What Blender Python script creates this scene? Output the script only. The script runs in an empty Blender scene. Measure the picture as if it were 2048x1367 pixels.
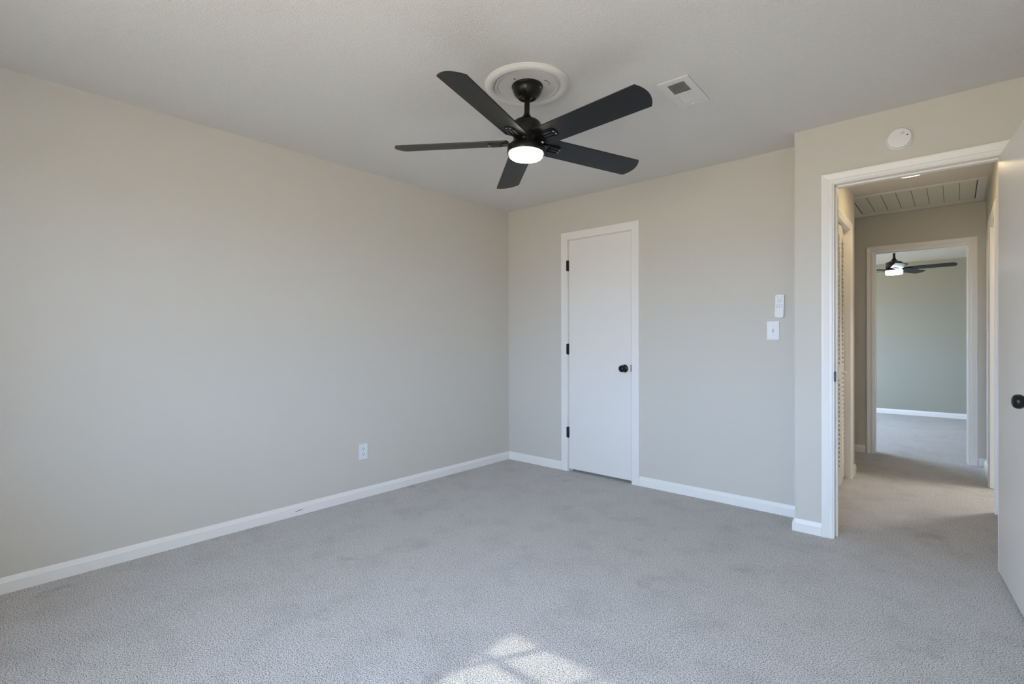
import bpy, bmesh, math, random
from mathutils import Vector, Matrix

S = bpy.context.scene
COL = S.collection
PI = math.pi
random.seed(7)

# ------------------------------------------------------------------ camera
YAW, PITCH, ROLL = 0.72232, -0.00215, -0.00232
cd = bpy.data.cameras.new('camera')
cam = bpy.data.objects.new('camera', cd)
COL.objects.link(cam)
cd.sensor_fit = 'HORIZONTAL'
cd.sensor_width = 36.0
cd.lens = 36.0 * 1002.97 / 2048.0
cd.clip_start = 0.02
cd.clip_end = 200
_c, _s, _cp, _sp = math.cos(ROLL), math.sin(ROLL), math.cos(PITCH), math.sin(PITCH)
_rz = Matrix.Rotation(YAW, 3, 'Z')
_r = _rz @ Vector((_c, -_s * _sp, _s * _cp))
_u = _rz @ Vector((-_s, -_c * _sp, _c * _cp))
_f = _rz @ Vector((0, _cp, _sp))
_m = Matrix((_r, _u, -_f)).transposed().to_4x4()
_m.translation = (0, 0, 1.16695)
cam.matrix_world = _m
S.camera = cam

# ------------------------------------------------------------------ exposure, sky, sun
S.view_settings.view_transform = 'Standard'
S.view_settings.look = 'None'
S.view_settings.gamma = 1.0
S.view_settings.use_curve_mapping = False
S.view_settings.exposure = 0.73
S.cycles.max_bounces = 14
S.cycles.diffuse_bounces = 10
S.cycles.glossy_bounces = 4
S.cycles.sample_clamp_indirect = 8.0

SKY = (0.69, 0.95, 1.43)
GROUND = (1.06, 0.935, 0.78)
SKY_L, GROUND_L = 13.3, 6.9
SUN_L = 9.5

W = bpy.data.worlds.new('daylight')
S.world = W
W.use_nodes = True
nt = W.node_tree
nt.nodes.clear()
n_out = nt.nodes.new('ShaderNodeOutputWorld')
n_bg = nt.nodes.new('ShaderNodeBackground')
n_tc = nt.nodes.new('ShaderNodeTexCoord')
n_sep = nt.nodes.new('ShaderNodeSeparateXYZ')
n_ramp = nt.nodes.new('ShaderNodeValToRGB')
n_map = nt.nodes.new('ShaderNodeMapRange')
n_map.inputs['From Min'].default_value = -1
n_map.inputs['From Max'].default_value = 1
el = n_ramp.color_ramp.elements
el[0].position = 0.47
el[0].color = (*[c * GROUND_L / 10 for c in GROUND], 1)
el[1].position = 0.53
el[1].color = (*[c * SKY_L / 10 for c in SKY], 1)
n_bg.inputs['Strength'].default_value = 10.0
nt.links.new(n_tc.outputs['Generated'], n_sep.inputs[0])
nt.links.new(n_sep.outputs['Z'], n_map.inputs['Value'])
nt.links.new(n_map.outputs[0], n_ramp.inputs[0])
nt.links.new(n_ramp.outputs[0], n_bg.inputs[0])
nt.links.new(n_bg.outputs[0], n_out.inputs[0])

sl = bpy.data.lights.new('sun', 'SUN')
sl.energy = SUN_L
sl.color = (1.0, 0.94, 0.85)
sl.angle = math.radians(0.55)
sun = bpy.data.objects.new('sun', sl)
COL.objects.link(sun)
SUN_TAN = 0.77
_d = Vector((0.493, 0.870, -SUN_TAN)).normalized()
sun.rotation_euler = _d.to_track_quat('-Z', 'Y').to_euler()
sun.location = (-3, -5, 5)


def portal(name, loc, rot, sx, sy):
    l = bpy.data.lights.new(name, 'AREA')
    l.shape = 'RECTANGLE'
    l.size, l.size_y = sx, sy
    l.cycles.is_portal = True
    o = bpy.data.objects.new(name, l)
    o.location, o.rotation_euler = loc, rot
    COL.objects.link(o)


portal('window_portal', (-2.22, -0.71, 1.34), (PI / 2, 0, 0), 0.81, 1.38)
portal('double_window_portal', (-0.75, -0.71, 1.34), (PI / 2, 0, 0), 1.56, 1.38)
portal('bedroom_portal', (-3.33, 8.10, 1.375), (0, -PI / 2, 0), 1.38, 2.22)


# ------------------------------------------------------------------ materials
def mat(name, color, rough=0.5, metal=0.0, spec=0.5, coat=0.0, emit=None, emit_s=0.0):
    m = bpy.data.materials.new(name)
    m.use_nodes = True
    b = m.node_tree.nodes['Principled BSDF']
    b.inputs['Base Color'].default_value = (*color, 1)
    b.inputs['Roughness'].default_value = rough
    b.inputs['Metallic'].default_value = metal
    b.inputs['Specular IOR Level'].default_value = spec
    b.inputs['Coat Weight'].default_value = coat
    if emit:
        b.inputs['Emission Color'].default_value = (*emit, 1)
        b.inputs['Emission Strength'].default_value = emit_s
    return m


def N(m, t):
    return m.node_tree.nodes.new(t)


def L(m, a, b):
    m.node_tree.links.new(a, b)


def add_noise_bump(m, scale, strength, dist, detail=2.0, rough=0.5, stretch=None):
    b = m.node_tree.nodes['Principled BSDF']
    tc = N(m, 'ShaderNodeTexCoord')
    nz = N(m, 'ShaderNodeTexNoise')
    nz.inputs['Scale'].default_value = scale
    nz.inputs['Detail'].default_value = detail
    nz.inputs['Roughness'].default_value = rough
    bp = N(m, 'ShaderNodeBump')
    bp.inputs['Strength'].default_value = strength
    bp.inputs['Distance'].default_value = dist
    L(m, tc.outputs['Object'], nz.inputs['Vector'])
    L(m, nz.outputs['Fac'], bp.inputs['Height'])
    L(m, bp.outputs[0], b.inputs['Normal'])
    return nz, bp


M = {}
M['wall'] = mat('greige_wall_paint', (0.635, 0.60, 0.54), 0.75, spec=0.3)
add_noise_bump(M['wall'], 260, 0.08, 0.001)
M['wall_bed'] = mat('sage_wall_paint', (0.37, 0.36, 0.295), 0.75, spec=0.3)
add_noise_bump(M['wall_bed'], 260, 0.08, 0.001)
M['ceil'] = mat('textured_ceiling_paint', (0.735, 0.715, 0.69), 0.9, spec=0.2)
_nz, _bp = add_noise_bump(M['ceil'], 170, 0.48, 0.004, 3.0, 0.55)
_cr = N(M['ceil'], 'ShaderNodeValToRGB')
_cr.color_ramp.elements[0].position = 0.42
_cr.color_ramp.elements[1].position = 0.62
L(M['ceil'], _nz.outputs['Fac'], _cr.inputs[0])
L(M['ceil'], _cr.outputs[0], _bp.inputs['Height'])
M['ceil_flat'] = mat('flat_hall_ceiling_paint', (0.66, 0.63, 0.58), 0.85, spec=0.2)
M['trim'] = mat('white_semigloss_trim', (0.86, 0.835, 0.80), 0.38)
M['door'] = mat('white_semigloss_door', (0.83, 0.80, 0.76), 0.36)
add_noise_bump(M['door'], 22, 0.05, 0.004, 2)
M['plaster'] = mat('white_plaster', (0.735, 0.715, 0.69), 0.8, spec=0.2)
M['plastic'] = mat('white_plastic', (0.80, 0.80, 0.80), 0.3)
M['plastic_grey'] = mat('pale_grey_plastic', (0.58, 0.59, 0.61), 0.45)
M['black'] = mat('satin_black_metal', (0.006, 0.0058, 0.0055), 0.30, metal=0.0, spec=0.38)
M['blade'] = mat('black_blade_finish', (0.005, 0.0053, 0.006), 0.42, spec=0.48)
M['steel'] = mat('steel_screw', (0.5, 0.5, 0.5), 0.3, metal=1.0)
M['dark'] = mat('dark_void', (0.02, 0.02, 0.02), 0.9, spec=0.1)
M['duct'] = mat('duct_shade_colour', (0.09, 0.09, 0.088), 0.8)
M['slot'] = mat('dark_slot', (0.05, 0.05, 0.055), 0.7)
M['vent'] = mat('white_painted_steel', (0.72, 0.71, 0.70), 0.45)
M['shutter'] = mat('aged_aluminium_paint', (0.68, 0.65, 0.54), 0.5)
M['louver'] = mat('cream_louver_paint', (0.74, 0.71, 0.65), 0.42)
M['lamp'] = mat('opal_lamp_glass', (0.9, 0.9, 0.9), 0.4, emit=(1.0, 0.93, 0.84), emit_s=18.0)
M['lamp_cool'] = mat('cool_opal_lamp_glass', (0.9, 0.9, 0.9), 0.4, emit=(0.86, 1.0, 0.98), emit_s=8.0)
M['lamp_warm'] = mat('warm_opal_lamp_glass', (0.9, 0.9, 0.9), 0.4, emit=(1.0, 0.79, 0.46), emit_s=11.0)
M['lamp_bath'] = mat('soft_warm_lamp_glass', (0.9, 0.9, 0.9), 0.4, emit=(1.0, 0.98, 0.95), emit_s=95.0)
M['soffit'] = mat('painted_soffit', (0.6, 0.6, 0.58), 0.8)


def make_carpet():
    m = bpy.data.materials.new('grey_cut_pile_carpet')
    m.use_nodes = True
    b = m.node_tree.nodes['Principled BSDF']
    b.inputs['Roughness'].default_value = 1.0
    b.inputs['Specular IOR Level'].default_value = 0.05
    b.inputs['Sheen Weight'].default_value = 0.15
    tc = N(m, 'ShaderNodeTexCoord')
    fine = N(m, 'ShaderNodeTexNoise')
    fine.inputs['Scale'].default_value = 215
    fine.inputs['Detail'].default_value = 3
    fine.inputs['Roughness'].default_value = 0.65
    vor = N(m, 'ShaderNodeTexVoronoi')
    vor.inputs['Scale'].default_value = 200
    vor.inputs['Randomness'].default_value = 1.0
    big = N(m, 'ShaderNodeTexNoise')
    big.inputs['Scale'].default_value = 4.5
    big.inputs['Detail'].default_value = 4
    big.inputs['Roughness'].default_value = 0.62
    for n in (fine, vor, big):
        L(m, tc.outputs['Object'], n.inputs['Vector'])
    # yarn-to-yarn colour
    r1 = N(m, 'ShaderNodeValToRGB')
    e = r1.color_ramp.elements
    e[0].position = 0.385
    e[0].color = (0.17, 0.162, 0.155, 1)
    e[1].position = 0.47
    e[1].color = (0.74, 0.70, 0.665, 1)
    e2 = e.new(0.61)
    e2.color = (1.0, 0.95, 0.90, 1)
    L(m, fine.outputs['Fac'], r1.inputs[0])
    # brushed pile and footprints: broad soft patches and a few small darker ones
    r2 = N(m, 'ShaderNodeValToRGB')
    r2.color_ramp.elements[0].position = 0.30
    r2.color_ramp.elements[0].color = (0.88, 0.88, 0.88, 1)
    r2.color_ramp.elements[1].position = 0.52
    r2.color_ramp.elements[1].color = (1, 1, 1, 1)
    L(m, big.outputs['Fac'], r2.inputs[0])
    foot = N(m, 'ShaderNodeTexNoise')
    foot.inputs['Scale'].default_value = 4.2
    foot.inputs['Detail'].default_value = 5
    foot.inputs['Roughness'].default_value = 0.6
    mp = N(m, 'ShaderNodeMapping')
    mp.inputs['Location'].default_value = (3.1, 1.7, 0)
    L(m, tc.outputs['Object'], mp.inputs['Vector'])
    L(m, mp.outputs[0], foot.inputs['Vector'])
    r3 = N(m, 'ShaderNodeValToRGB')
    r3.color_ramp.elements[0].position = 0.28
    r3.color_ramp.elements[0].color = (0.80, 0.80, 0.80, 1)
    r3.color_ramp.elements[1].position = 0.39
    r3.color_ramp.elements[1].color = (1, 1, 1, 1)
    L(m, foot.outputs['Fac'], r3.inputs[0])
    m3 = N(m, 'ShaderNodeMix')
    m3.data_type = 'RGBA'
    m3.blend_type = 'MULTIPLY'
    m3.inputs['Factor'].default_value = 1.0
    L(m, r2.outputs[0], m3.inputs['A'])
    L(m, r3.outputs[0], m3.inputs['B'])
    mx = N(m, 'ShaderNodeMix')
    mx.data_type = 'RGBA'
    mx.blend_type = 'MULTIPLY'
    mx.inputs['Factor'].default_value = 1.0
    L(m, r1.outputs[0], mx.inputs['A'])
    L(m, m3.outputs['Result'], mx.inputs['B'])
    L(m, mx.outputs['Result'], b.inputs['Base Color'])
    add = N(m, 'ShaderNodeMath')
    add.operation = 'SUBTRACT'
    L(m, fine.outputs['Fac'], add.inputs[0])
    mul = N(m, 'ShaderNodeMath')
    mul.operation = 'MULTIPLY'
    mul.inputs[1].default_value = 0.45
    L(m, vor.outputs['Distance'], mul.inputs[0])
    L(m, mul.outputs[0], add.inputs[1])
    bp = N(m, 'ShaderNodeBump')
    bp.inputs['Strength'].default_value = 0.9
    bp.inputs['Distance'].default_value = 0.012
    L(m, add.outputs[0], bp.inputs['Height'])
    L(m, bp.outputs[0], b.inputs['Normal'])
    return m


M['carpet'] = make_carpet()


def make_glass(name, tint):
    m = bpy.data.materials.new(name)
    m.use_nodes = True
    t = m.node_tree
    t.nodes.clear()
    o = t.nodes.new('ShaderNodeOutputMaterial')
    mx = t.nodes.new('ShaderNodeMixShader')
    tr = t.nodes.new('ShaderNodeBsdfTransparent')
    tr.inputs[0].default_value = (*tint, 1)
    gl = t.nodes.new('ShaderNodeBsdfGlossy')
    gl.inputs['Roughness'].default_value = 0.02
    mx.inputs[0].default_value = 0.06
    t.links.new(tr.outputs[0], mx.inputs[1])
    t.links.new(gl.outputs[0], mx.inputs[2])
    t.links.new(mx.outputs[0], o.inputs[0])
    return m


M['glass'] = make_glass('window_glass', (0.93, 0.95, 0.94))
M['dim_glass'] = make_glass('dimmed_window_glass', (0.45, 0.455, 0.455))  # dark tint added to cut the daylight through this window, no real mesh


# ------------------------------------------------------------------ mesh helpers
def box(bm, x0, x1, y0, y1, z0, z1, bevel=0.0, seg=2, mtx=None):
    r = bmesh.ops.create_cube(bm, size=1.0)
    vs = r['verts']
    bmesh.ops.scale(bm, vec=(x1 - x0, y1 - y0, z1 - z0), verts=vs)
    bmesh.ops.translate(bm, vec=((x0 + x1) / 2, (y0 + y1) / 2, (z0 + z1) / 2), verts=vs)
    if bevel > 0:
        es = list({e for v in vs for e in v.link_edges})
        q = bmesh.ops.bevel(bm, geom=es, offset=bevel, segments=seg, affect='EDGES', profile=0.5)
        vs = list({v for f in q['faces'] for v in f.verts} | {v for v in vs if v.is_valid})
    if mtx is not None:
        bmesh.ops.transform(bm, matrix=mtx, verts=vs)
    return vs


def lathe(bm, prof, seg=48, mtx=None, cap0=True, cap1=True):
    """prof: list of (radius, z) from one end to the other, turned about z."""
    rings = []
    vs = []
    for r, z in prof:
        if r < 1e-6:
            v = bm.verts.new((0, 0, z))
            rings.append([v])
            vs.append(v)
        else:
            ring = [bm.verts.new((r * math.cos(2 * PI * k / seg), r * math.sin(2 * PI * k / seg), z)) for k in range(seg)]
            rings.append(ring)
            vs += ring
    for a, b in zip(rings, rings[1:]):
        for k in range(seg):
            k2 = (k + 1) % seg
            if len(a) == 1 and len(b) == 1:
                continue
            if len(a) == 1:
                bm.faces.new((a[0], b[k], b[k2]))
            elif len(b) == 1:
                bm.faces.new((a[k], b[0], a[k2]))
            else:
                bm.faces.new((a[k], b[k], b[k2], a[k2]))
    if cap0 and len(rings[0]) > 1:
        bm.faces.new(rings[0])
    if cap1 and len(rings[-1]) > 1:
        bm.faces.new(rings[-1])
    if mtx is not None:
        bmesh.ops.transform(bm, matrix=mtx, verts=vs)
    return vs


def prism(bm, outline, z0, z1, mtx=None):
    """outline: list of (x, y), extruded from z0 to z1."""
    a = [bm.verts.new((x, y, z0)) for x, y in outline]
    b = [bm.verts.new((x, y, z1)) for x, y in outline]
    bm.faces.new(list(reversed(a)))
    bm.faces.new(b)
    n = len(a)
    for k in range(n):
        bm.faces.new((a[k], a[(k + 1) % n], b[(k + 1) % n], b[k]))
    if mtx is not None:
        bmesh.ops.transform(bm, matrix=mtx, verts=a + b)
    return a + b


def tube(bm, pts, r, seg=8):
    rings = []
    pts = [Vector(p) for p in pts]
    for i, p in enumerate(pts):
        d = (pts[min(i + 1, len(pts) - 1)] - pts[max(i - 1, 0)]).normalized()
        up = Vector((0, 0, 1)) if abs(d.z) < 0.9 else Vector((1, 0, 0))
        a = d.cross(up).normalized()
        b = d.cross(a).normalized()
        rings.append([bm.verts.new(p + (a * math.cos(2 * PI * k / seg) + b * math.sin(2 * PI * k / seg)) * r) for k in range(seg)])
    for a, b in zip(rings, rings[1:]):
        for k in range(seg):
            bm.faces.new((a[k], a[(k + 1) % seg], b[(k + 1) % seg], b[k]))
    bm.faces.new(rings[0])
    bm.faces.new(rings[-1])


def sweep(bm, path, prof, normal):
    """Sweep prof [(across, off-wall)] along path (points on the wall plane); across grows to normal x direction; mitred corners."""
    n = Vector(normal).normalized()
    path = [Vector(p) for p in path]
    rows = []
    for i, p in enumerate(path):
        ds = []
        if i > 0:
            ds.append((path[i] - path[i - 1]).normalized())
        if i < len(path) - 1:
            ds.append((path[i + 1] - path[i]).normalized())
        ps = [n.cross(d).normalized() for d in ds]
        if len(ps) == 2:
            s = ps[0] + ps[1]
            k = s / (1 + ps[0].dot(ps[1]))
        else:
            k = ps[0]
        rows.append([bm.verts.new(p + k * a + n * h) for a, h in prof])
    m = len(prof)
    for r0, r1 in zip(rows, rows[1:]):
        for j in range(m):
            bm.faces.new((r0[j], r0[(j + 1) % m], r1[(j + 1) % m], r1[j]))
    bm.faces.new(rows[0])
    bm.faces.new(list(reversed(rows[-1])))


def obj(name, bm, m, parent=None, smooth=False, loc=None):
    bmesh.ops.recalc_face_normals(bm, faces=bm.faces)
    me = bpy.data.meshes.new(name)
    bm.to_mesh(me)
    bm.free()
    me.materials.append(m)
    if smooth:
        me.shade_smooth()
        try:
            me.set_sharp_from_angle(angle=math.radians(40))
        except Exception:
            pass
    o = bpy.data.objects.new(name, me)
    COL.objects.link(o)
    if parent is not None:
        o.parent = parent
    if loc is not None:
        o.location = loc
    return o


def BM():
    return bmesh.new()


def tag(o, label, cat, group=None, kind=None):
    o['label'] = label
    o['category'] = cat
    if group:
        o['group'] = group
    if kind:
        o['kind'] = kind
    return o


def thing(name, label, cat, loc=(0, 0, 0), rz=0.0, group=None, kind=None):
    o = bpy.data.objects.new(name, None)
    o.empty_display_size = 0.1
    COL.objects.link(o)
    o.location = loc
    o.rotation_euler = (0, 0, rz)
    return tag(o, label, cat, group, kind)


def boxes(name, lst, m, label, cat, kind='structure'):
    bm = BM()
    for b in lst:
        box(bm, *b)
    return tag(obj(name, bm, m), label, cat, kind=kind)


# ------------------------------------------------------------------ the rooms
H = 2.44
XL, XR = -3.315, 0.75
YB, YN, YR = 3.712, 3.464, -0.5
XE = -0.7345                       # outside corner of the entry wall
HL, HR, HE = -0.66, 0.222, 6.33     # hall left, right, end
HB = 2.38                          # far bedroom ceiling
BF = 9.95

bm = BM()
vs = [bm.verts.new(p) for p in ((-3.6, -0.75, 0), (1.78, -0.75, 0), (1.78, 10.1, 0), (-3.6, 10.1, 0))]
vb = [bm.verts.new((v.co.x, v.co.y, -0.15)) for v in vs]
bm.faces.new(vs)
bm.faces.new(list(reversed(vb)))
for k in range(4):
    bm.faces.new((vs[k], vb[k], vb[(k + 1) % 4], vs[(k + 1) % 4]))
tag(obj('floor', bm, M['carpet']), 'grey cut pile carpet running from the bedroom through the hall', 'carpet', kind='structure')

boxes('ceiling', [(-3.45, 0.88, -0.72, 3.84, H, H + 0.12)], M['ceil'], 'textured off white ceiling above the fan', 'ceiling')
boxes('ceiling_hall', [(-2.72, 0.34, 3.84, 6.34, H, H + 0.12), (-0.7, 0.34, 3.5841, 3.84, H - 0.0005, H + 0.1)], M['ceil_flat'],
      'smooth ceiling of the hallway beyond the open door', 'ceiling')
boxes('ceiling_bedroom', [(-3.3, 1.62, 6.34, 10.08, HB, HB + 0.2)], M['ceil_flat'], 'pale ceiling of the far bedroom', 'ceiling')

boxes('wall_left', [(XL - 0.12, XL, -0.7, YB + 0.12, 0, H)], M['wall'], 'long greige wall with the outlet, left of the closet door', 'wall')
CX0, CX1, CZ1 = -2.597, -1.970, 2.066   # closet opening
boxes('wall_back', [(XL, CX0, YB, YB + 0.12, 0, H), (CX1, XE, YB, YB + 0.12, 0, H), (CX0, CX1, YB, YB + 0.12, CZ1, H),
                    (CX0, CX1, YB + 0.07, YB + 0.12, 0, CZ1)], M['wall'], 'greige wall around the closed closet door', 'wall')
DX0, DX1, DZ1 = -0.546, 0.196, 2.100    # entry rough opening
boxes('wall_entry', [(XE, DX0, YN, YN + 0.12, 0, H), (DX1, XR + 0.12, YN, YN + 0.12, 0, H), (DX0, DX1, YN, YN + 0.12, DZ1, H)], M['wall'],
      'greige wall section around the open hallway doorway', 'wall')
boxes('wall_right', [(XR, XR + 0.12, -0.7, YN, 0, H)], M['wall'], 'greige wall behind the open white door', 'wall')
WX0, WX1, WZ0, WZ1 = -2.62, -1.82, 0.66, 2.02
VX0, VX1 = -1.52, 0.02
boxes('wall_rear', [(XL, WX0, YR - 0.2, YR, 0, H), (WX1, VX0, YR - 0.2, YR, 0, H), (VX1, XR, YR - 0.2, YR, 0, H), (WX0, WX1, YR - 0.2, YR, 0, WZ0), (WX0, WX1, YR - 0.2, YR, WZ1, H),
      (VX0, VX1, YR - 0.2, YR, 0, WZ0), (VX0, VX1, YR - 0.2, YR, WZ1, H)],
      M['wall'], 'greige wall with the window that throws the sun patch', 'wall')
boxes('roof_eave', [(-4.2, 1.5, -1.268, -0.7, 2.45, 2.52), (-4.2, -2.935, -3.6, -1.268, 2.45, 2.52)], M['soffit'], 'painted soffit of the roof overhang outside the window, with an added wing that trims the sun patch', 'eave')  # the outer box is an unseen wing roof added to cut the sun patch

LO0, LO1 = 4.36, 5.04   # linen closet opening along y
boxes('wall_hall_left', [(XE, HL, YN + 0.12, LO0, 0, H), (XE, HL, LO1, 5.33, 0, H), (XE, HL, LO0, LO1, 2.10, H)], M['wall'],
      'hallway wall holding the louvered closet door', 'wall')
boxes('wall_hall_corner', [(-2.7, XE, 5.23, 5.33, 0, H), (-1.40, -1.30, YB + 0.12, 5.23, 0, H)], M['wall'], 'wall behind the louvered hallway closet', 'wall')
boxes('wall_hall_branch', [(-2.7, -2.6, 5.33, HE, 0, H)], M['wall'], 'end wall of the hallway branch', 'wall')
BX0, BX1, BZ1 = -0.634, 0.120, 2.078
boxes('wall_hall_end', [(-3.3, BX0, HE, HE + 0.12, 0, H), (BX1, 1.62, HE, HE + 0.12, 0, H), (BX0, BX1, HE, HE + 0.12, BZ1, H)], M['wall'],
      'hallway end wall around the far bedroom doorway', 'wall')
RO0, RO1 = 4.70, 5.46
boxes('wall_hall_right', [(HR, HR + 0.12, YN + 0.12, RO0, 0, H), (HR, HR + 0.12, RO1, HE, 0, H), (HR, HR + 0.12, RO0, RO1, 2.06, H)], M['wall'],
      'hallway wall with a switch and an outlet near the open door', 'wall')
boxes('wall_bath', [(1.62, 1.74, 3.584, 6.34, 0, H), (HR + 0.12, 1.62, 3.584, 3.70, 0, H)], M['wall'], 'walls of the lit room off the hallway', 'wall')
boxes('ceiling_bath', [(0.34, 1.75, 3.58, 6.34, H, H + 0.12)], M['ceil_flat'], 'ceiling of the lit room off the hallway', 'ceiling')
boxes('wall_bedroom_far', [(-3.3, 1.62, BF, BF + 0.12, 0, H)], M['wall_bed'], 'sage grey wall of the far bedroom behind its fan', 'wall')
BW = (7.0, 9.2, 0.7, 2.05)
boxes('wall_bedroom_left', [(-3.32, -3.2, HE + 0.12, BW[0], 0, H), (-3.32, -3.2, BW[1], BF, 0, H), (-3.32, -3.2, BW[0], BW[1], 0, BW[2]),
                            (-3.32, -3.2, BW[0], BW[1], BW[3], H)], M['wall_bed'], 'window wall of the far bedroom', 'wall')
boxes('wall_bedroom_right', [(1.5, 1.62, HE + 0.12, BF, 0, H)], M['wall_bed'], 'blank side wall of the far bedroom', 'wall')

# ------------------------------------------------------------------ baseboards
BASE = [(0, 0), (0, 0.013), (0.051, 0.013), (0.056, 0.0105), (0.061, 0.009), (0.070, 0.0055), (0.075, 0.003), (0.075, 0)]


def baseboard(name, runs, normal, label):
    """runs: [(start, end)] on the floor line; 'across' of the sweep must point up."""
    bm = BM()
    n = Vector(normal)
    for a, b in runs:
        a, b = Vector(a), Vector(b)
        if n.cross(b - a).z < 0:
            a, b = b, a
        sweep(bm, [a, b], BASE, normal)
    return tag(obj(name, bm, M['trim']), label, 'baseboard', kind='structure')


baseboard('baseboard_left', [((XL, YR, 0), (XL, YB, 0))], (1, 0, 0), 'white baseboard along the long greige wall')
baseboard('baseboard_back_left', [((XL + 0.013, YB, 0), (-2.668, YB, 0))], (0, -1, 0), 'short white baseboard between the corner and the closet door')
baseboard('baseboard_back_right', [((-1.919, YB, 0), (XE, YB, 0))], (0, -1, 0), 'white baseboard between the closet door and the entry corner')
bm = BM()
for (a, b, n) in (((XE - 0.0005, YN, 0), (-0.592, YN, 0), (0, -1, 0)),):
    sweep(bm, [Vector(a), Vector(b)] if Vector(n).cross(Vector(b) - Vector(a)).z > 0 else [Vector(b), Vector(a)], BASE, n)
a, b = Vector((XE, YN - 0.013, 0)), Vector((XE, YB - 0.013, 0))
n = Vector((-1, 0, 0))
if n.cross(b - a).z < 0:
    a, b = b, a
sweep(bm, [a, b], BASE, n)
tag(obj('baseboard_entry', bm, M['trim']), 'stub of white baseboard left of the open doorway', 'baseboard', kind='structure')
baseboard('baseboard_hall_left', [((HL, 5.112, 0), (HL, 5.342, 0))], (1, 0, 0), 'stub of white baseboard past the louvered closet')
baseboard('baseboard_hall_end_left', [((-2.6, HE, 0), (-0.69, HE, 0))], (0, -1, 0), 'white baseboard at the hallway end, left of the far doorway')
baseboard('baseboard_hall_end_right', [((0.171, HE, 0), (HR, HE, 0))], (0, -1, 0), 'tiny white baseboard right of the far doorway')
baseboard('baseboard_hall_right', [((HR, 5.53, 0), (HR, HE - 0.013, 0))], (-1, 0, 0), 'white baseboard along the hallway wall under the outlet')
baseboard('baseboard_bedroom', [((-3.2, BF, 0), (1.5, BF, 0))], (0, -1, 0), 'white baseboard across the far bedroom wall')

bm = BM()
box(bm, XL + 0.0125, XL + 0.0134, 1.555, 1.605, 0.030, 0.0335, 0, 1, Matrix.Translation((0, 1.58, 0.032)) @ Matrix.Rotation(0.10, 4, 'X') @ Matrix.Translation((0, -1.58, -0.032)))
o = obj('scuff_mark', bm, M['slot'], bpy.data.objects['baseboard_left'])
o['label'] = 'small dark scuff'

# ------------------------------------------------------------------ casings and jambs
CASE = [(0, 0), (0, 0.009), (0.006, 0.012), (0.016, 0.0125), (0.020, 0.010), (0.026, 0.012), (0.040, 0.016), (0.048, 0.0185), (0.054, 0.0185), (0.057, 0.016), (0.057, 0)]
FLAT = [(0, 0), (0, 0.012), (0.003, 0.015), (0.064, 0.015), (0.067, 0.012), (0.067, 0)]


def casing(name, p0, p1, ztop, normal, prof, label):
    """U of casing round an opening: p0, p1 = floor points of the opening edges. Profile grows outward."""
    n = Vector(normal)
    a, b = Vector(p0), Vector(p1)
    path = [a, a + Vector((0, 0, ztop)), b + Vector((0, 0, ztop)), b]
    out = n.cross(Vector((0, 0, 1)))
    if out.dot(a - b) < 0:
        path.reverse()
    bm = BM()
    sweep(bm, path, prof, normal)
    return tag(obj(name, bm, M['trim']), label, 'door trim', kind='structure')


t1 = casing('trim_1', (-2.600, YB, 0), (-1.967, YB, 0), 2.069, (0, -1, 0), FLAT, 'flat white casing around the closed closet door')
bm = BM()   # rebate behind the closet door
box(bm, CX0, CX0 + 0.003, YB - 0.001, YB + 0.07, 0, CZ1)
box(bm, CX1 - 0.003, CX1, YB - 0.001, YB + 0.07, 0, CZ1)
box(bm, CX0, CX1, YB - 0.001, YB + 0.07, CZ1 - 0.003, CZ1)
box(bm, CX0 + 0.003, CX0 + 0.015, YB + 0.04, YB + 0.07, 0, CZ1)
box(bm, CX1 - 0.015, CX1 - 0.003, YB + 0.04, YB + 0.07, 0, CZ1)
obj('door_jamb', bm, M['trim'], t1)

t2 = casing('trim_2', (-0.534, YN, 0), (0.184, YN, 0), 2.088, (0, -1, 0), CASE, 'white moulded casing around the open hallway doorway')
bm = BM()
JX0, JX1, JZ = -0.528, 0.178, 2.082
box(bm, DX0, JX0, YN - 0.002, YN + 0.122, 0, DZ1)
box(bm, JX1, DX1, YN - 0.002, YN + 0.122, 0, DZ1)
box(bm, JX0, JX1, YN - 0.002, YN + 0.122, JZ, DZ1)
jb = obj('door_jamb', bm, M['trim'], t2)
bm = BM()
for (x0, x1, z0, z1) in ((JX0, JX0 + 0.011, 0, JZ), (JX1 - 0.011, JX1, 0, JZ), (JX0, JX1, JZ - 0.011, JZ)):
    box(bm, x0, x1, YN + 0.040, YN + 0.075, z0, z1, 0.003, 2)
obj('door_stop', bm, M['trim'], jb)
bm = BM()
prism(bm, [(-0.022, -0.030), (0.016, -0.030), (0.024, -0.020), (0.024, 0.020), (0.016, 0.030), (-0.022, 0.030)], 0, 0.004,
      Matrix.Translation((JX0, YN + 0.014, 0.952)) @ Matrix(((0, 0, 1, 0), (-1, 0, 0, 0), (0, 1, 0, 0), (0, 0, 0, 1))))
o = obj('strike_plate', bm, M['black'], jb)
o['label'] = 'black strike plate'

t3 = casing('trim_3', (HL, LO0, 0), (HL, LO1, 0), 2.092, (1, 0, 0), CASE, 'white moulded casing around the louvered hallway closet')
bm = BM()
box(bm, XE, HL + 0.001, LO1 - 0.002, LO1 + 0.004, 0, 2.10)
box(bm, XE, HL + 0.001, LO0 - 0.004, LO0 + 0.002, 0, 2.10)
box(bm, XE, HL + 0.001, LO0, LO1, 2.086, 2.10)
obj('door_jamb', bm, M['trim'], t3)

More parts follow.
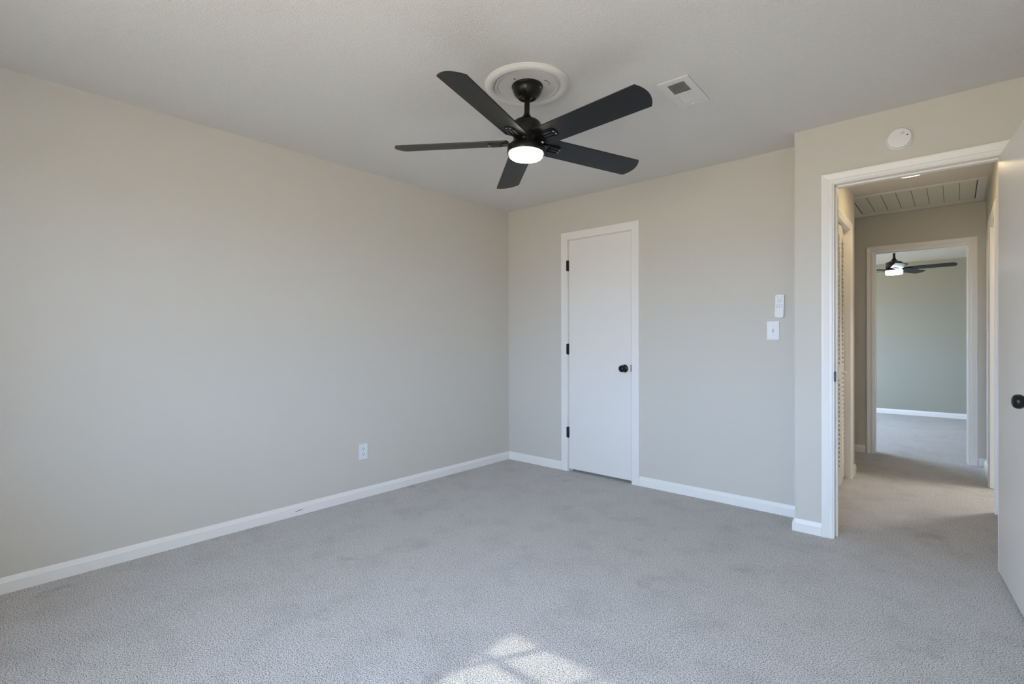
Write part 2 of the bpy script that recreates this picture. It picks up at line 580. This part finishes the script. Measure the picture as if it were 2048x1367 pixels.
t4 = casing('trim_4', (-0.622, HE, 0), (0.108, HE, 0), 2.068, (0, -1, 0), CASE, 'white casing around the far bedroom doorway at the hall end')
bm = BM()
box(bm, BX0, -0.616, HE - 0.002, HE + 0.122, 0, BZ1)
box(bm, 0.102, BX1, HE - 0.002, HE + 0.122, 0, BZ1)
box(bm, -0.616, 0.102, HE - 0.002, HE + 0.122, 2.062, BZ1)
jb4 = obj('door_jamb', bm, M['trim'], t4)
bm = BM()
for (x0, x1, z0, z1) in ((-0.616, -0.605, 0, 2.062), (0.091, 0.102, 0, 2.062), (-0.616, 0.102, 2.051, 2.062)):
    box(bm, x0, x1, HE + 0.045, HE + 0.080, z0, z1, 0.003, 2)
obj('door_stop', bm, M['trim'], jb4)

t5 = casing('trim_5', (HR, RO0 + 0.01, 0), (HR, RO1 - 0.01, 0), 2.05, (-1, 0, 0), CASE, 'white casing on the hallway wall, beside the open door edge')
bm = BM()
box(bm, HR - 0.001, HR + 0.121, RO1 - 0.014, RO1, 0, 2.06)
box(bm, HR - 0.001, HR + 0.121, RO0, RO0 + 0.014, 0, 2.06)
box(bm, HR - 0.001, HR + 0.121, RO0 + 0.014, RO1 - 0.014, 2.046, 2.06)
obj('door_jamb', bm, M['trim'], t5)


# ------------------------------------------------------------------ doors
def knob_parts(parent, p, axis_mtx, name='door_knob'):
    """Round knob standing out along local +z of axis_mtx from point p."""
    mt = Matrix.Translation(p) @ axis_mtx
    bm = BM()
    lathe(bm, [(0, 0.0), (0.0315, 0.0), (0.0325, 0.003), (0.030, 0.007), (0.016, 0.010), (0.0115, 0.014), (0.0115, 0.026), (0.018, 0.030),
               (0.0255, 0.037), (0.0285, 0.046), (0.0275, 0.056), (0.022, 0.064), (0.012, 0.068), (0, 0.069)], 40, mt)
    k = obj(name, bm, M['black'], parent, True)
    k['label'] = 'round black knob on its rose'
    return k


OUT_Y = Matrix.Rotation(PI / 2, 4, 'X')       # local z -> -y
OUT_X = Matrix.Rotation(-PI / 2, 4, 'Y')      # local z -> -x

bm = BM()
box(bm, -2.5905, -1.9755, YB + 0.001, YB + 0.036, 0.024, 2.0615, 0.0015, 1)
d1 = tag(obj('door_1', bm, M['door']), 'closed flat white closet door with black hinges and knob', 'door', kind='structure')
for z in (1.838, 1.093, 0.349):
    bm = BM()
    lathe(bm, [(0, -0.050), (0.004, -0.050), (0.0062, -0.047), (0.0062, 0.047), (0.004, 0.050), (0, 0.050)], 16,
          Matrix.Translation((-2.5945, YB - 0.0075, z)))
    box(bm, -2.6085, -2.596, YB - 0.0165, YB - 0.003, z - 0.046, z + 0.046, 0.001, 1)
    box(bm, -2.593, -2.588, YB - 0.005, YB + 0.004, z - 0.046, z + 0.046)
    h = obj('hinge', bm, M['black'], d1, True)
    h['label'] = 'black butt hinge'
knob_parts(d1, (-2.034, YB + 0.001, 0.938), OUT_Y)
bm = BM()
box(bm, -1.979, -1.9715, YB - 0.003, YB + 0.012, 0.913, 0.970)
obj('latch_plate', bm, M['black'], d1)['label'] = 'black latch plate'

# entry door, opened into the room
ang = math.atan2(-0.083, -1.0)      # direction from hinge edge to free edge: (+0.083, -1)
DH = Vector((0.167, 3.478, 0))
dv = Vector((0.095, -1.0, 0)).normalized()
nv = Vector((0, 0, 1)).cross(dv)    # towards +x ... pick the room-facing side below
if nv.x > 0:
    nv = -nv
mtx = Matrix(((dv.x, -nv.x, 0, DH.x), (dv.y, -nv.y, 0, DH.y), (0, 0, 1, 0), (0, 0, 0, 1)))   # local x along the leaf, local y away from the viewed face
bm = BM()
box(bm, 0, 0.785, 0, 0.035, 0.016, 2.078, 0.0015, 1, mtx)
d2 = tag(obj('door_2', bm, M['door']), 'open flat white door swung into the room beside the hallway', 'door', kind='structure')
kp = mtx @ Vector((0.730, 0, 0.928))
kax = Matrix(((dv.x, 0, nv.x, 0), (dv.y, 0, nv.y, 0), (0, 1, 0, 0), (0, 0, 0, 1)))
knob_parts(d2, kp, kax)
for z in (1.84, 1.09, 0.30):
    bm = BM()
    lathe(bm, [(0, -0.045), (0.006, -0.045), (0.006, 0.045), (0, 0.045)], 16, Matrix.Translation((0.183, 3.442, z)))
    h = obj('hinge', bm, M['black'], d2, True)
    h['label'] = 'black butt hinge'


# louvered bifold closet door: two leaves slightly folded towards the hall
def bifold_leaf(p0, p1, parent, zb=0.025, zt=2.075):
    """p0 -> p1 floor points of the hall-side face."""
    p0, p1 = Vector((*p0, 0)), Vector((*p1, 0))
    w = (p1 - p0).length
    dx = (p1 - p0).normalized()
    ny = Vector((0, 0, 1)).cross(dx)
    if ny.x > 0:
        ny = -ny     # into the closet
    mt = Matrix(((dx.x, ny.x, 0, p0.x), (dx.y, ny.y, 0, p0.y), (0, 0, 1, 0), (0, 0, 0, 1)))
    T = 0.028
    st = 0.045
    bm = BM()
    box(bm, 0, st, 0, T, zb, zt, 0.002, 1, mt)
    box(bm, w - st, w, 0, T, zb, zt, 0.002, 1, mt)
    for z0, z1 in ((zb, zb + 0.13), (0.86, 0.96), (zt - 0.08, zt)):
        box(bm, st, w - st, 0, T, z0, z1, 0.002, 1, mt)
    leaf = obj('door_leaf', bm, M['louver'], parent)
    for z0, z1 in ((zb + 0.13, 0.86), (0.96, zt - 0.08)):
        n = int(round((z1 - z0) / 0.036))
        pitch = (z1 - z0) / n
        bm = BM()
        for k in range(n):
            zc = z0 + (k + 0.5) * pitch
            sl = mt @ Matrix.Translation((w / 2, T / 2, zc)) @ Matrix.Rotation(math.radians(40), 4, 'X')
            box(bm, -(w / 2 - st) - 0.003, (w / 2 - st) + 0.003, -0.021, 0.021, -0.003, 0.003, 0.0, 1, sl)
        obj('louver_slats', bm, M['louver'], leaf)
    return leaf, mt, w


d3 = thing('door_3', 'louvered cream bifold closet door in the hallway', 'door', (-0.685, 4.70, 0), kind='structure')
la, mta, wa = bifold_leaf((-0.668, 4.702), (-0.698, 5.034), d3)
lb, mtb, wb = bifold_leaf((-0.698, 4.366), (-0.668, 4.698), d3)
for leaf in (la, lb):
    leaf.matrix_parent_inverse = Matrix.Translation(d3.location).inverted()
bm = BM()
kq = mta @ Vector((0.05, 0, 0.905))
lathe(bm, [(0, 0), (0.009, 0), (0.007, 0.004), (0.007, 0.014), (0.015, 0.020), (0.0165, 0.027), (0.012, 0.033), (0, 0.035)], 24,
      Matrix.Translation(kq) @ Matrix.Rotation(PI / 2, 4, 'Y'))
o = obj('door_knob', bm, M['louver'], la, True)
o['label'] = 'small painted knob'


# ------------------------------------------------------------------ windows (behind the camera, they throw the light)
def window(name, x0, x1, z0, z1, cols, zrows, rail, label, mtx=None, pane='glass'):
    y = -0.58
    bm = BM()
    f = 0.03
    box(bm, x0, x0 + f, y - 0.04, y + 0.04, z0, z1)
    box(bm, x1 - f, x1, y - 0.04, y + 0.04, z0, z1)
    box(bm, x0, x1, y - 0.04, y + 0.04, z0, z0 + f)
    box(bm, x0, x1, y - 0.04, y + 0.04, z1 - f, z1)
    box(bm, x0 + f, x1 - f, y - 0.02, y + 0.02, rail - 0.02, rail + 0.02)
    cw = (x1 - x0 - 2 * f) / cols
    for k in range(1, cols):
        xc = x0 + f + k * cw
        box(bm, xc - 0.011, xc + 0.011, y - 0.010, y + 0.010, z0 + f, z1 - f)
    for z in zrows:
        box(bm, x0 + f, x1 - f, y - 0.0095, y + 0.0095, z - 0.011, z + 0.011)
    if mtx is not None:
        bmesh.ops.transform(bm, matrix=mtx, verts=bm.verts)
    w = tag(obj(name, bm, M['trim']), label, 'window', kind='structure')
    bm = BM()
    box(bm, x0 + f, x1 - f, y - 0.002, y + 0.002, z0 + f, z1 - f)
    if mtx is not None:
        bmesh.ops.transform(bm, matrix=mtx, verts=bm.verts)
    obj('pane', bm, M[pane], w)
    return w


window('window_1', WX0, WX1, WZ0, WZ1, 3, (1.688, 1.03), 1.36, 'white divided light window in the wall behind the camera', None, 'dim_glass')
window('window_2', VX0, (VX0 + VX1) / 2, WZ0, WZ1, 3, (1.688, 1.03), 1.36, 'left half of the added double window right behind the camera')  # unseen double window, added to spread the daylight more evenly
window('window_4', (VX0 + VX1) / 2, VX1, WZ0, WZ1, 3, (1.688, 1.03), 1.36, 'right half of the added double window right behind the camera')
bm = BM()
y0, y1, z0, z1 = BW
box(bm, -3.29, -3.23, y0, y0 + 0.04, z0, z1)
box(bm, -3.29, -3.23, y1 - 0.04, y1, z0, z1)
box(bm, -3.29, -3.23, y0, y1, z0, z0 + 0.04)
box(bm, -3.29, -3.23, y0, y1, z1 - 0.04, z1)
box(bm, -3.28, -3.24, (y0 + y1) / 2 - 0.03, (y0 + y1) / 2 + 0.03, z0, z1)
w3 = tag(obj('window_3', bm, M['trim']), 'white window in the far bedroom', 'window', kind='structure')
bm = BM()
box(bm, -3.262, -3.258, y0 + 0.04, y1 - 0.04, z0 + 0.04, z1 - 0.04)
obj('pane', bm, M['glass'], w3)

# ------------------------------------------------------------------ ceiling medallion and fan
FX, FY = -1.597, 1.932
bm = BM()
lathe(bm, [(0, 0), (0.212, 0), (0.212, -0.004), (0.206, -0.007), (0.203, -0.011), (0.194, -0.016), (0.183, -0.018), (0.172, -0.016), (0.166, -0.011),
           (0.162, -0.0045), (0.160, -0.0045), (0.157, -0.0095), (0.153, -0.0105), (0.149, -0.0085), (0.146, -0.004), (0.10, -0.004), (0, -0.004)], 96)
med = tag(obj('ceiling_medallion', bm, M['plaster'], None, True, (FX, FY, H)), 'round white moulded medallion on the ceiling above the black fan', 'medallion')
bm = BM()
tube(bm, [(0.098, 0.010, -0.0045), (0.106, 0.022, -0.0045), (0.105, 0.036, -0.0045), (0.100, 0.052, -0.0045), (0.092, 0.058, -0.0045)], 0.0012, 6)
o = obj('wire_mark', bm, M['dark'], med)
o['label'] = 'thin dark curved mark'
bm = BM()
box(bm, -0.004, 0.004, -0.0025, 0.0025, -0.006, -0.0035, 0, 1, Matrix.Translation((0.0, -0.096, 0)) @ Matrix.Rotation(0.9, 4, 'Z'))
o = obj('screw_hole', bm, M['dark'], med)
o['label'] = 'small dark hole'


def fan_blade_outline(r0, r1, w0, w1, corner):
    """Straight-sided blade with a shallow curved tip and small corners; x runs outwards."""
    pts = [(r0 + 0.012, -w0), (r0, -w0 + 0.02), (r0, w0 - 0.02), (r0 + 0.012, w0)]
    pts += [(r0 + (r1 - r0) * t, w0 + (w1 - w0) * t) for t in (0.25, 0.5, 0.75, 0.95)]
    bul = corner
    for k in range(0, 13):
        t = -1 + 2 * k / 12
        pts.append((r1 + bul * (1 - t * t), -w1 * t))
    pts += [(r0 + (r1 - r0) * t, -(w0 + (w1 - w0) * t)) for t in (0.95, 0.75, 0.5, 0.25)]
    return pts


fan = thing('ceiling_fan', 'black five blade ceiling fan with lit lamp in the bedroom', 'ceiling fan', (FX, FY, H))
bm = BM()
lathe(bm, [(0, -0.004), (0.077, -0.004), (0.0785, -0.009), (0.077, -0.013), (0.0735, -0.015), (0.0725, -0.024), (0.068, -0.038), (0.060, -0.051), (0.050, -0.060), (0.045, -0.064),
           (0.042, -0.063), (0.040, -0.058), (0.030, -0.055), (0, -0.055)], 64)
can = obj('canopy', bm, M['black'], fan, True)
for a in (0.2, 2.3, 4.0):
    bm = BM()
    lathe(bm, [(0, 0), (0.004, 0), (0.004, 0.002), (0.002, 0.0035), (0, 0.0035)], 12,
          Matrix.Rotation(a, 4, 'Z') @ Matrix.Translation((0.0715, 0, -0.027)) @ Matrix.Rotation(PI / 2 + 0.25, 4, 'Y'))
    obj('screw', bm, M['steel'], can, True)
# everything below hangs from the ball joint, a little out of plumb
TILT = Matrix.Translation((0, 0, -0.045)) @ Vector((0, 0, 1)).rotation_difference(Vector((-0.003, 0.042, 1)).normalized()).to_matrix().to_4x4() @ Matrix.Translation((0, 0, 0.045))
bm = BM()
lathe(bm, [(0, -0.030), (0.024, -0.032), (0.035, -0.042), (0.036, -0.050), (0.028, -0.062), (0.0135, -0.068), (0.0135, -0.150), (0, -0.150)], 40, TILT)
obj('downrod', bm, M['black'], fan, True)
bm = BM()
lathe(bm, [(0, -0.145), (0.0165, -0.145), (0.018, -0.151), (0.025, -0.161), (0.033, -0.170), (0.036, -0.176), (0.044, -0.178), (0.060, -0.184), (0.070, -0.193), (0.0745, -0.204),
           (0.0745, -0.240), (0.071, -0.252), (0.064, -0.262), (0.064, -0.300), (0, -0.300)], 64, TILT)
mot = obj('motor_housing', bm, M['black'], fan, True)
bm = BM()
lathe(bm, [(0, -0.290), (0.066, -0.290), (0.078, -0.297), (0.088, -0.306), (0.0925, -0.315), (0.0935, -0.325), (0.0935, -0.342), (0.0915, -0.3455), (0.087, -0.3455), (0.0855, -0.341), (0, -0.340)], 64, TILT)
lk = obj('light_housing', bm, M['black'], fan, True)
bm = BM()
lathe(bm, [(0.0835, -0.3405), (0.0835, -0.3525), (0.0825, -0.3575), (0.079, -0.3610), (0.070, -0.3628), (0, -0.3636)], 64, TILT, cap0=False)
lamp = obj('lamp_shade', bm, M['lamp'], fan, True)
lamp['label'] = 'glowing white opal drum lamp'
ZB = -0.287
PITCHB = -0.228


def blade(parent, ang, zb, tilt, r0, r1, w0, w1, bulge, pitch, bracket=True, thick=0.006, material=None):
    base = tilt @ Matrix.Rotation(ang, 4, 'Z') @ Matrix.Translation((0, 0, zb)) @ Matrix.Rotation(pitch, 4, 'X')
    bm = BM()
    prism(bm, fan_blade_outline(r0, r1, w0, w1, bulge), -thick / 2, thick / 2, base)
    b = obj('blade', bm, material or M['blade'], parent)
    if bracket:
        bm = BM()
        # lozenge plate under the blade with three raised ribs, and a neck to the hub
        prism(bm, [(0.112, -0.026), (0.122, -0.031), (0.178, -0.031), (0.190, -0.024), (0.196, -0.010), (0.196, 0.010), (0.190, 0.024), (0.178, 0.031), (0.122, 0.031), (0.112, 0.026)],
              -0.0075, -0.003, base)
        for yy in (-0.019, 0.0, 0.019):
            box(bm, 0.124, 0.182, yy - 0.0062, yy + 0.0062, -0.0125, -0.0070, 0.002, 2, base)
        prism(bm, [(0.055, -0.018), (0.085, -0.022), (0.114, -0.026), (0.114, 0.026), (0.085, 0.022), (0.055, 0.018)], -0.0095, -0.0035, base)
        br = obj('blade_bracket', bm, M['black'], b)
        for yy in (-0.0095, 0.0095):
            bm = BM()
            lathe(bm, [(0, 0), (0.004, 0), (0.004, -0.0015), (0.002, -0.003), (0, -0.003)], 12, base @ Matrix.Translation((0.188, yy, -0.0075)))
            obj('blade_screw', bm, M['steel'], b, True)
    return b


for k in range(5):
    blade(fan, 4.955 + k * 2 * PI / 5, ZB, TILT, 0.085, 0.656, 0.066, 0.0713, 0.026, PITCHB)
bm = BM()
lathe(bm, [(0, 0), (0.0045, 0), (0.0045, 0.002), (0.002, 0.004), (0, 0.004)], 12,
      TILT @ Matrix.Rotation(-1.02, 4, 'Z') @ Matrix.Translation((0.088, 0, -0.2985)) @ Matrix.Rotation(PI / 2 - 0.9, 4, 'Y'))
obj('screw', bm, M['steel'], lk, True)

# ------------------------------------------------------------------ ceiling vent register
vent = thing('ceiling_vent', 'white two way ceiling vent right of the black fan', 'vent', (-1.036, 2.514, H), 0.03)
VW, VL = 0.0775, 0.1575
bm = BM()
for (x0, x1, y0, y1) in ((-VW, -0.043, -VL, VL), (0.043, VW, -VL, VL), (-0.043, 0.043, -VL, -0.121), (-0.043, 0.043, 0.118, VL), (-0.043, 0.043, -0.012, 0.014)):
    box(bm, x0, x1, y0, y1, -0.0078, -0.0058)
for (x0, x1, y0, y1) in ((-VW, -VW + 0.004, -VL, VL), (VW - 0.004, VW, -VL, VL), (-VW, VW, -VL, -VL + 0.004), (-VW, VW, VL - 0.004, VL)):
    box(bm, x0, x1, y0, y1, -0.0075, 0)
vf = obj('frame', bm, M['vent'], vent)
bm = BM()
box(bm, -0.05, 0.05, -0.128, 0.125, -0.0012, 0)  # flat plate on the closed ceiling, its dark colour stands in for duct shade
obj('duct_shade_plate', bm, M['duct'], vent)['label'] = 'dark plate painted as the shade behind the louvers'
nsl = 9
for k in range(nsl):
    bm = BM()
    yc = -0.121 + (k + 0.9) * 0.109 / nsl
    box(bm, -0.043, 0.043, -0.0055, 0.0055, -0.0005, 0.0005, 0, 1, Matrix.Translation((0, yc, -0.0058)) @ Matrix.Rotation(math.radians(32), 4, 'X'))
    obj('slat', bm, M['vent'], vent)
for k in range(nsl):
    bm = BM()
    yc = 0.014 + (k + 0.5) * 0.104 / nsl
    box(bm, -0.043, 0.043, -0.0028, 0.0028, -0.0005, 0.0005, 0, 1, Matrix.Translation((0, yc, -0.0055)) @ Matrix.Rotation(math.radians(-26), 4, 'X'))
    obj('slat', bm, M['vent'], vent)
bm = BM()
box(bm, -0.012, 0.012, 0.1285, 0.1315, -0.016, -0.0085, 0.001, 1)
obj('lever', bm, M['vent'], vent)
for yy in (-0.138, 0.140):
    bm = BM()
    lathe(bm, [(0, 0), (0.003, 0), (0.002, -0.0015), (0, -0.0015)], 12, Matrix.Translation((0.0, yy, -0.009)))
    obj('screw', bm, M['vent'], vent, True)

# ------------------------------------------------------------------ smoke detector
sd = thing('smoke_detector', 'round white smoke detector on the wall above the open doorway', 'smoke detector', (-0.222, YN, 2.262))
bm = BM()
lathe(bm, [(0, 0), (0.0585, 0), (0.0585, 0.009), (0.055, 0.012), (0, 0.012)], 64, OUT_Y)
obj('base_plate', bm, M['plastic'], sd, True)
bm = BM()
lathe(bm, [(0, 0.012), (0.049, 0.012), (0.049, 0.017), (0.0535, 0.019), (0.0535, 0.030), (0.050, 0.035), (0.044, 0.0365), (0, 0.0365)], 64, OUT_Y)
obj('cover', bm, M['plastic'], sd, True)
bm = BM()
prism(bm, [(0.0085 * math.cos(t) * (1.25 if math.cos(t) > 0 else 1), 0.0058 * math.sin(t)) for t in [2 * PI * k / 16 for k in range(16)]], 0.0362, 0.0375,
      OUT_Y @ Matrix.Translation((0.014, 0.023, 0)) @ Matrix.Rotation(0.5, 4, 'Z'))
obj('test_button', bm, M['plastic_grey'], sd)['label'] = 'grey test button'
bm = BM()
lathe(bm, [(0, 0.0362), (0.0035, 0.0362), (0.0035, 0.0372), (0, 0.0372)], 16, OUT_Y @ Matrix.Translation((0.035, 0.008, 0)))
obj('indicator_hole', bm, M['dark'], sd)


# ------------------------------------------------------------------ wall plates
def plate(bm, w, h, t=0.006):
    box(bm, -w / 2, w / 2, -h / 2, h / 2, 0, t, 0.0025, 2)


FACE_MY = Matrix(((1, 0, 0, 0), (0, 0, -1, 0), (0, 1, 0, 0), (0, 0, 0, 1)))      # plate local (x, y, z) -> wall facing -y
FACE_PX = Matrix(((0, 0, 1, 0), (1, 0, 0, 0), (0, 1, 0, 0), (0, 0, 0, 1)))       # facing +x
FACE_MX = Matrix(((0, 0, -1, 0), (-1, 0, 0, 0), (0, 1, 0, 0), (0, 0, 0, 1)))     # facing -x


def place(o, loc, face):
    o.matrix_world = Matrix.Translation(loc) @ face


sw = thing('light_switch', 'white single toggle switch plate on the wall below the fan remote', 'light switch')
place(sw, (-0.9165, YB, 1.2335), FACE_MY)
bm = BM()
plate(bm, 0.077, 0.127)
box(bm, -0.028, 0.028, -0.052, 0.052, 0.005, 0.0072, 0.001, 1)
obj('plate', bm, M['plastic'], sw)
bm = BM()
box(bm, -0.006, 0.006, -0.0125, 0.0125, 0.0066, 0.0078)
obj('toggle_slot', bm, M['plastic_grey'], sw)
bm = BM()
box(bm, -0.0045, 0.0045, -0.006, 0.006, 0, 0.017, 0.001, 1, Matrix.Translation((0, -0.002, 0.005)) @ Matrix.Rotation(0.5, 4, 'X'))
obj('toggle', bm, M['plastic'], sw)
for yy in (-0.032, 0.032):
    bm = BM()
    lathe(bm, [(0, 0.007), (0.0035, 0.007), (0.003, 0.0085), (0, 0.0085)], 16, Matrix.Translation((0, yy, 0)))
    obj('screw', bm, M['plastic'], sw, True)

rh = thing('remote_holder', 'small white wall holder carrying the fan remote', 'holder')
place(rh, (-0.874, YB, 1.352), FACE_MY)
bm = BM()
box(bm, -0.024, 0.024, -0.028, 0.050, 0, 0.004, 0.001, 1)
box(bm, -0.0315, -0.0285, -0.010, 0.010, 0.0, 0.017, 0.001, 1)
box(bm, 0.0285, 0.0315, -0.010, 0.010, 0.0, 0.017, 0.001, 1)
box(bm, -0.030, 0.030, -0.010, 0.010, 0, 0.003)
obj('bracket', bm, M['plastic'], rh)
rm = thing('remote_control', 'slim white fan remote with grey buttons hung above the switch plate', 'remote control')
place(rm, (-0.874, YB - 0.005, 1.396), FACE_MY @ Matrix.Rotation(-0.025, 4, 'Z'))
bm = BM()
pts = []
for cx, cy, a0 in ((0.018, 0.0665, 0), (-0.018, 0.0665, PI / 2), (-0.018, -0.0665, PI), (0.018, -0.0665, 1.5 * PI)):
    for k in range(6):
        a = a0 + k * PI / 10
        pts.append((cx + 0.0085 * math.cos(a), cy + 0.0085 * math.sin(a)))
vs = prism(bm, pts, 0, 0.015)
es = [e for e in bm.edges if all(abs(v.co.z - 0.015) < 1e-6 for v in e.verts)]
bmesh.ops.bevel(bm, geom=es, offset=0.002, segments=2, affect='EDGES', profile=0.5)
obj('remote_body', bm, M['plastic'], rm)
spots = [(-0.013, 0.060, 0.0035), (0.013, 0.060, 0.0045), (0.0, 0.034, 0.0035)]
spots += [(x, y, 0.0038) for y in (0.006, -0.008) for x in (-0.015, 0.0, 0.015)]
for x, y, r in spots:
    bm = BM()
    lathe(bm, [(0, 0.0148), (r, 0.0148), (r, 0.0156), (r * 0.7, 0.0162), (0, 0.0162)], 16, Matrix.Translation((x, y, 0)))
    obj('button', bm, M['plastic_grey'], rm, True)
bm = BM()
for k in range(32):
    a0, a1 = 2 * PI * k / 32, 2 * PI * (k + 1) / 32
    q = [bm.verts.new((r * math.cos(a), 0.034 + r * math.sin(a), 0.0154)) for r, a in ((0.009, a0), (0.0128, a0), (0.0128, a1), (0.009, a1))]
    bm.faces.new(q)
r_ = bmesh.ops.extrude_face_region(bm, geom=list(bm.faces))
bmesh.ops.translate(bm, vec=(0, 0, -0.0006), verts=[v for v in r_['geom'] if isinstance(v, bmesh.types.BMVert)])
obj('ring_button', bm, M['plastic_grey'], rm)


def outlet(loc, face, label, group=None):
    o = thing('wall_outlet', label, 'outlet', group=group)
    place(o, loc, face)
    bm = BM()
    plate(bm, 0.074, 0.119)
    obj('plate', bm, M['plastic'], o)
    for yy in (-0.0195, 0.0195):
        bm = BM()
        prism(bm, [(0.0165 * max(-1, min(1, 1.25 * math.cos(t))) * 1.0, 0.0145 * math.sin(t)) for t in [2 * PI * k / 24 for k in range(24)]], 0.005, 0.0075, Matrix.Translation((0, yy, 0)))
        rc = obj('receptacle', bm, M['plastic'], o)
        bm = BM()
        box(bm, -0.0075, -0.0045, yy - 0.001, yy + 0.0085, 0.007, 0.0079)
        box(bm, 0.0045, 0.0075, yy - 0.001, yy + 0.0085, 0.007, 0.0079)
        lathe(bm, [(0, 0.007), (0.003, 0.007), (0.003, 0.0079), (0, 0.0079)], 12, Matrix.Translation((0, yy - 0.0075, 0)))
        obj('slots', bm, M['slot'], rc)
    bm = BM()
    lathe(bm, [(0, 0.0055), (0.0033, 0.0055), (0.0028, 0.0072), (0, 0.0072)], 12)
    obj('screw', bm, M['plastic'], o, True)
    return o


outlet((XL, 2.074, 0.344), FACE_PX, 'white duplex outlet low on the long greige wall')
outlet((HR, 5.70, 0.36), FACE_MX, 'white duplex outlet low on the hallway side wall')
hs = thing('light_switch', 'white double switch plate on the hallway side wall above the outlet', 'light switch')
place(hs, (HR, 5.615, 1.24), FACE_MX)
bm = BM()
plate(bm, 0.118, 0.120)
obj('plate', bm, M['plastic'], hs)
for xx in (-0.023, 0.023):
    bm = BM()
    box(bm, -0.0045, 0.0045, -0.006, 0.006, 0, 0.018, 0.001, 1, Matrix.Translation((xx, 0.002, 0.004)) @ Matrix.Rotation(-0.5, 4, 'X'))
    obj('toggle', bm, M['plastic'], hs)

# ------------------------------------------------------------------ hallway ceiling: attic fan shutter and lamp
sh = thing('attic_fan_shutter', 'slatted attic fan shutter set in the hallway ceiling', 'shutter', (-0.275, 5.81, H))
FX0, FX1, FY0, FY1 = -0.485, 0.478, -0.44, 0.44
IX0, IX1, IY0, IY1 = -0.420, 0.420, -0.385, 0.315
bm = BM()
for (x0, x1, y0, y1) in ((FX0, IX0, FY0, FY1), (IX1, FX1, FY0, FY1), (IX0, IX1, FY0, IY0), (IX0, IX1, IY1, FY1)):
    box(bm, x0, x1, y0, y1, -0.009, -0.0005, 0.002, 1)
obj('frame', bm, M['louver'], sh)
bm = BM()
box(bm, IX0, IX1, IY0, IY1, -0.0012, -0.0005)  # thin plate under the solid ceiling, coloured as the shade between slats
obj('shaft_shade_plate', bm, M['slot'], sh)['label'] = 'dark plate painted as the shade behind the slats'
ns = 8
pw = (IX1 - IX0 - 0.012) / ns
for k in range(ns):
    bm = BM()
    xc = IX0 + 0.006 + (k + 0.5) * pw
    box(bm, -pw / 2 + 0.0022, pw / 2 - 0.0008, IY0 + 0.004, IY1 - 0.008, -0.0008, 0.0008, 0, 1, Matrix.Translation((xc, 0, -0.0055)) @ Matrix.Rotation(math.radians(2.2), 4, 'Y'))
    obj('slat', bm, M['shutter'], sh)

hl = thing('ceiling_light', 'flush round warm lamp on the hallway ceiling just past the door header', 'ceiling light', (-0.245, 4.69, H))
bm = BM()
lathe(bm, [(0, 0), (0.150, 0), (0.152, -0.004), (0.152, -0.022), (0.146, -0.026), (0.138, -0.026), (0, -0.026)], 64)
obj('base_ring', bm, M['vent'], hl, True)
bm = BM()
lathe(bm, [(0.139, -0.026), (0.139, -0.041), (0.135, -0.045), (0, -0.046)], 64, cap0=False)
o = obj('diffuser', bm, M['lamp_warm'], hl, True)
o['label'] = 'glowing warm diffuser'

bl = thing('ceiling_light', 'round warm lamp on the ceiling of the room off the hallway', 'ceiling light', (0.85, 5.60, H))
bm = BM()
lathe(bm, [(0, 0), (0.15, 0), (0.152, -0.02), (0.14, -0.026), (0, -0.026)], 48)
obj('base_ring', bm, M['vent'], bl, True)
bm = BM()
lathe(bm, [(0.139, -0.026), (0.136, -0.036), (0.120, -0.048), (0.08, -0.055), (0, -0.058)], 48, cap0=False)
obj('diffuser', bm, M['lamp_bath'], bl, True)

# ------------------------------------------------------------------ far bedroom fan
GX, GY = -0.555, 7.78
f2 = thing('ceiling_fan', 'distant black ceiling fan with cool white lamp seen through the far doorway', 'ceiling fan', (GX, GY, HB))
I4 = Matrix.Identity(4)
zl = 1.974 - HB
bm = BM()
lathe(bm, [(0, 0), (0.07, 0), (0.07, -0.012), (0.055, -0.040), (0.03, -0.052), (0, -0.052)], 40)
obj('canopy', bm, M['black'], f2, True)
bm = BM()
lathe(bm, [(0, -0.045), (0.0135, -0.045), (0.0135, zl + 0.19), (0, zl + 0.19)], 24)
obj('downrod', bm, M['black'], f2, True)
bm = BM()
lathe(bm, [(0, zl + 0.208), (0.0165, zl + 0.208), (0.018, zl + 0.197), (0.030, zl + 0.180), (0.046, zl + 0.165), (0.062, zl + 0.161), (0.084, zl + 0.150), (0.087, zl + 0.090), (0.075, zl + 0.075), (0, zl + 0.075)], 48)
obj('motor_housing', bm, M['black'], f2, True)
bm = BM()
lathe(bm, [(0, zl + 0.085), (0.07, zl + 0.085), (0.096, zl + 0.072), (0.099, zl + 0.050), (0, zl + 0.050)], 48)
obj('light_housing', bm, M['black'], f2, True)
bm = BM()
lathe(bm, [(0.086, zl + 0.050), (0.086, zl + 0.010), (0.080, zl + 0.004), (0, zl + 0.002)], 48, cap0=False)
o = obj('lamp_shade', bm, M['lamp_cool'], f2, True)
o['label'] = 'glowing cool white drum lamp'
for k in range(5):
    ba = math.radians(41.4 - 48 + 72 * k)
    b = blade(f2, ba, zl + 0.066, I4, 0.10, 0.565, 0.055, 0.058, 0.026, PITCHB, bracket=False)
    bm = BM()
    base = Matrix.Rotation(ba, 4, 'Z') @ Matrix.Translation((0, 0, zl + 0.066)) @ Matrix.Rotation(PITCHB, 4, 'X')
    prism(bm, [(0.06, -0.02), (0.16, -0.03), (0.19, -0.012), (0.19, 0.012), (0.16, 0.03), (0.06, 0.02)], -0.009, -0.003, base)
    obj('blade_bracket', bm, M['black'], b)
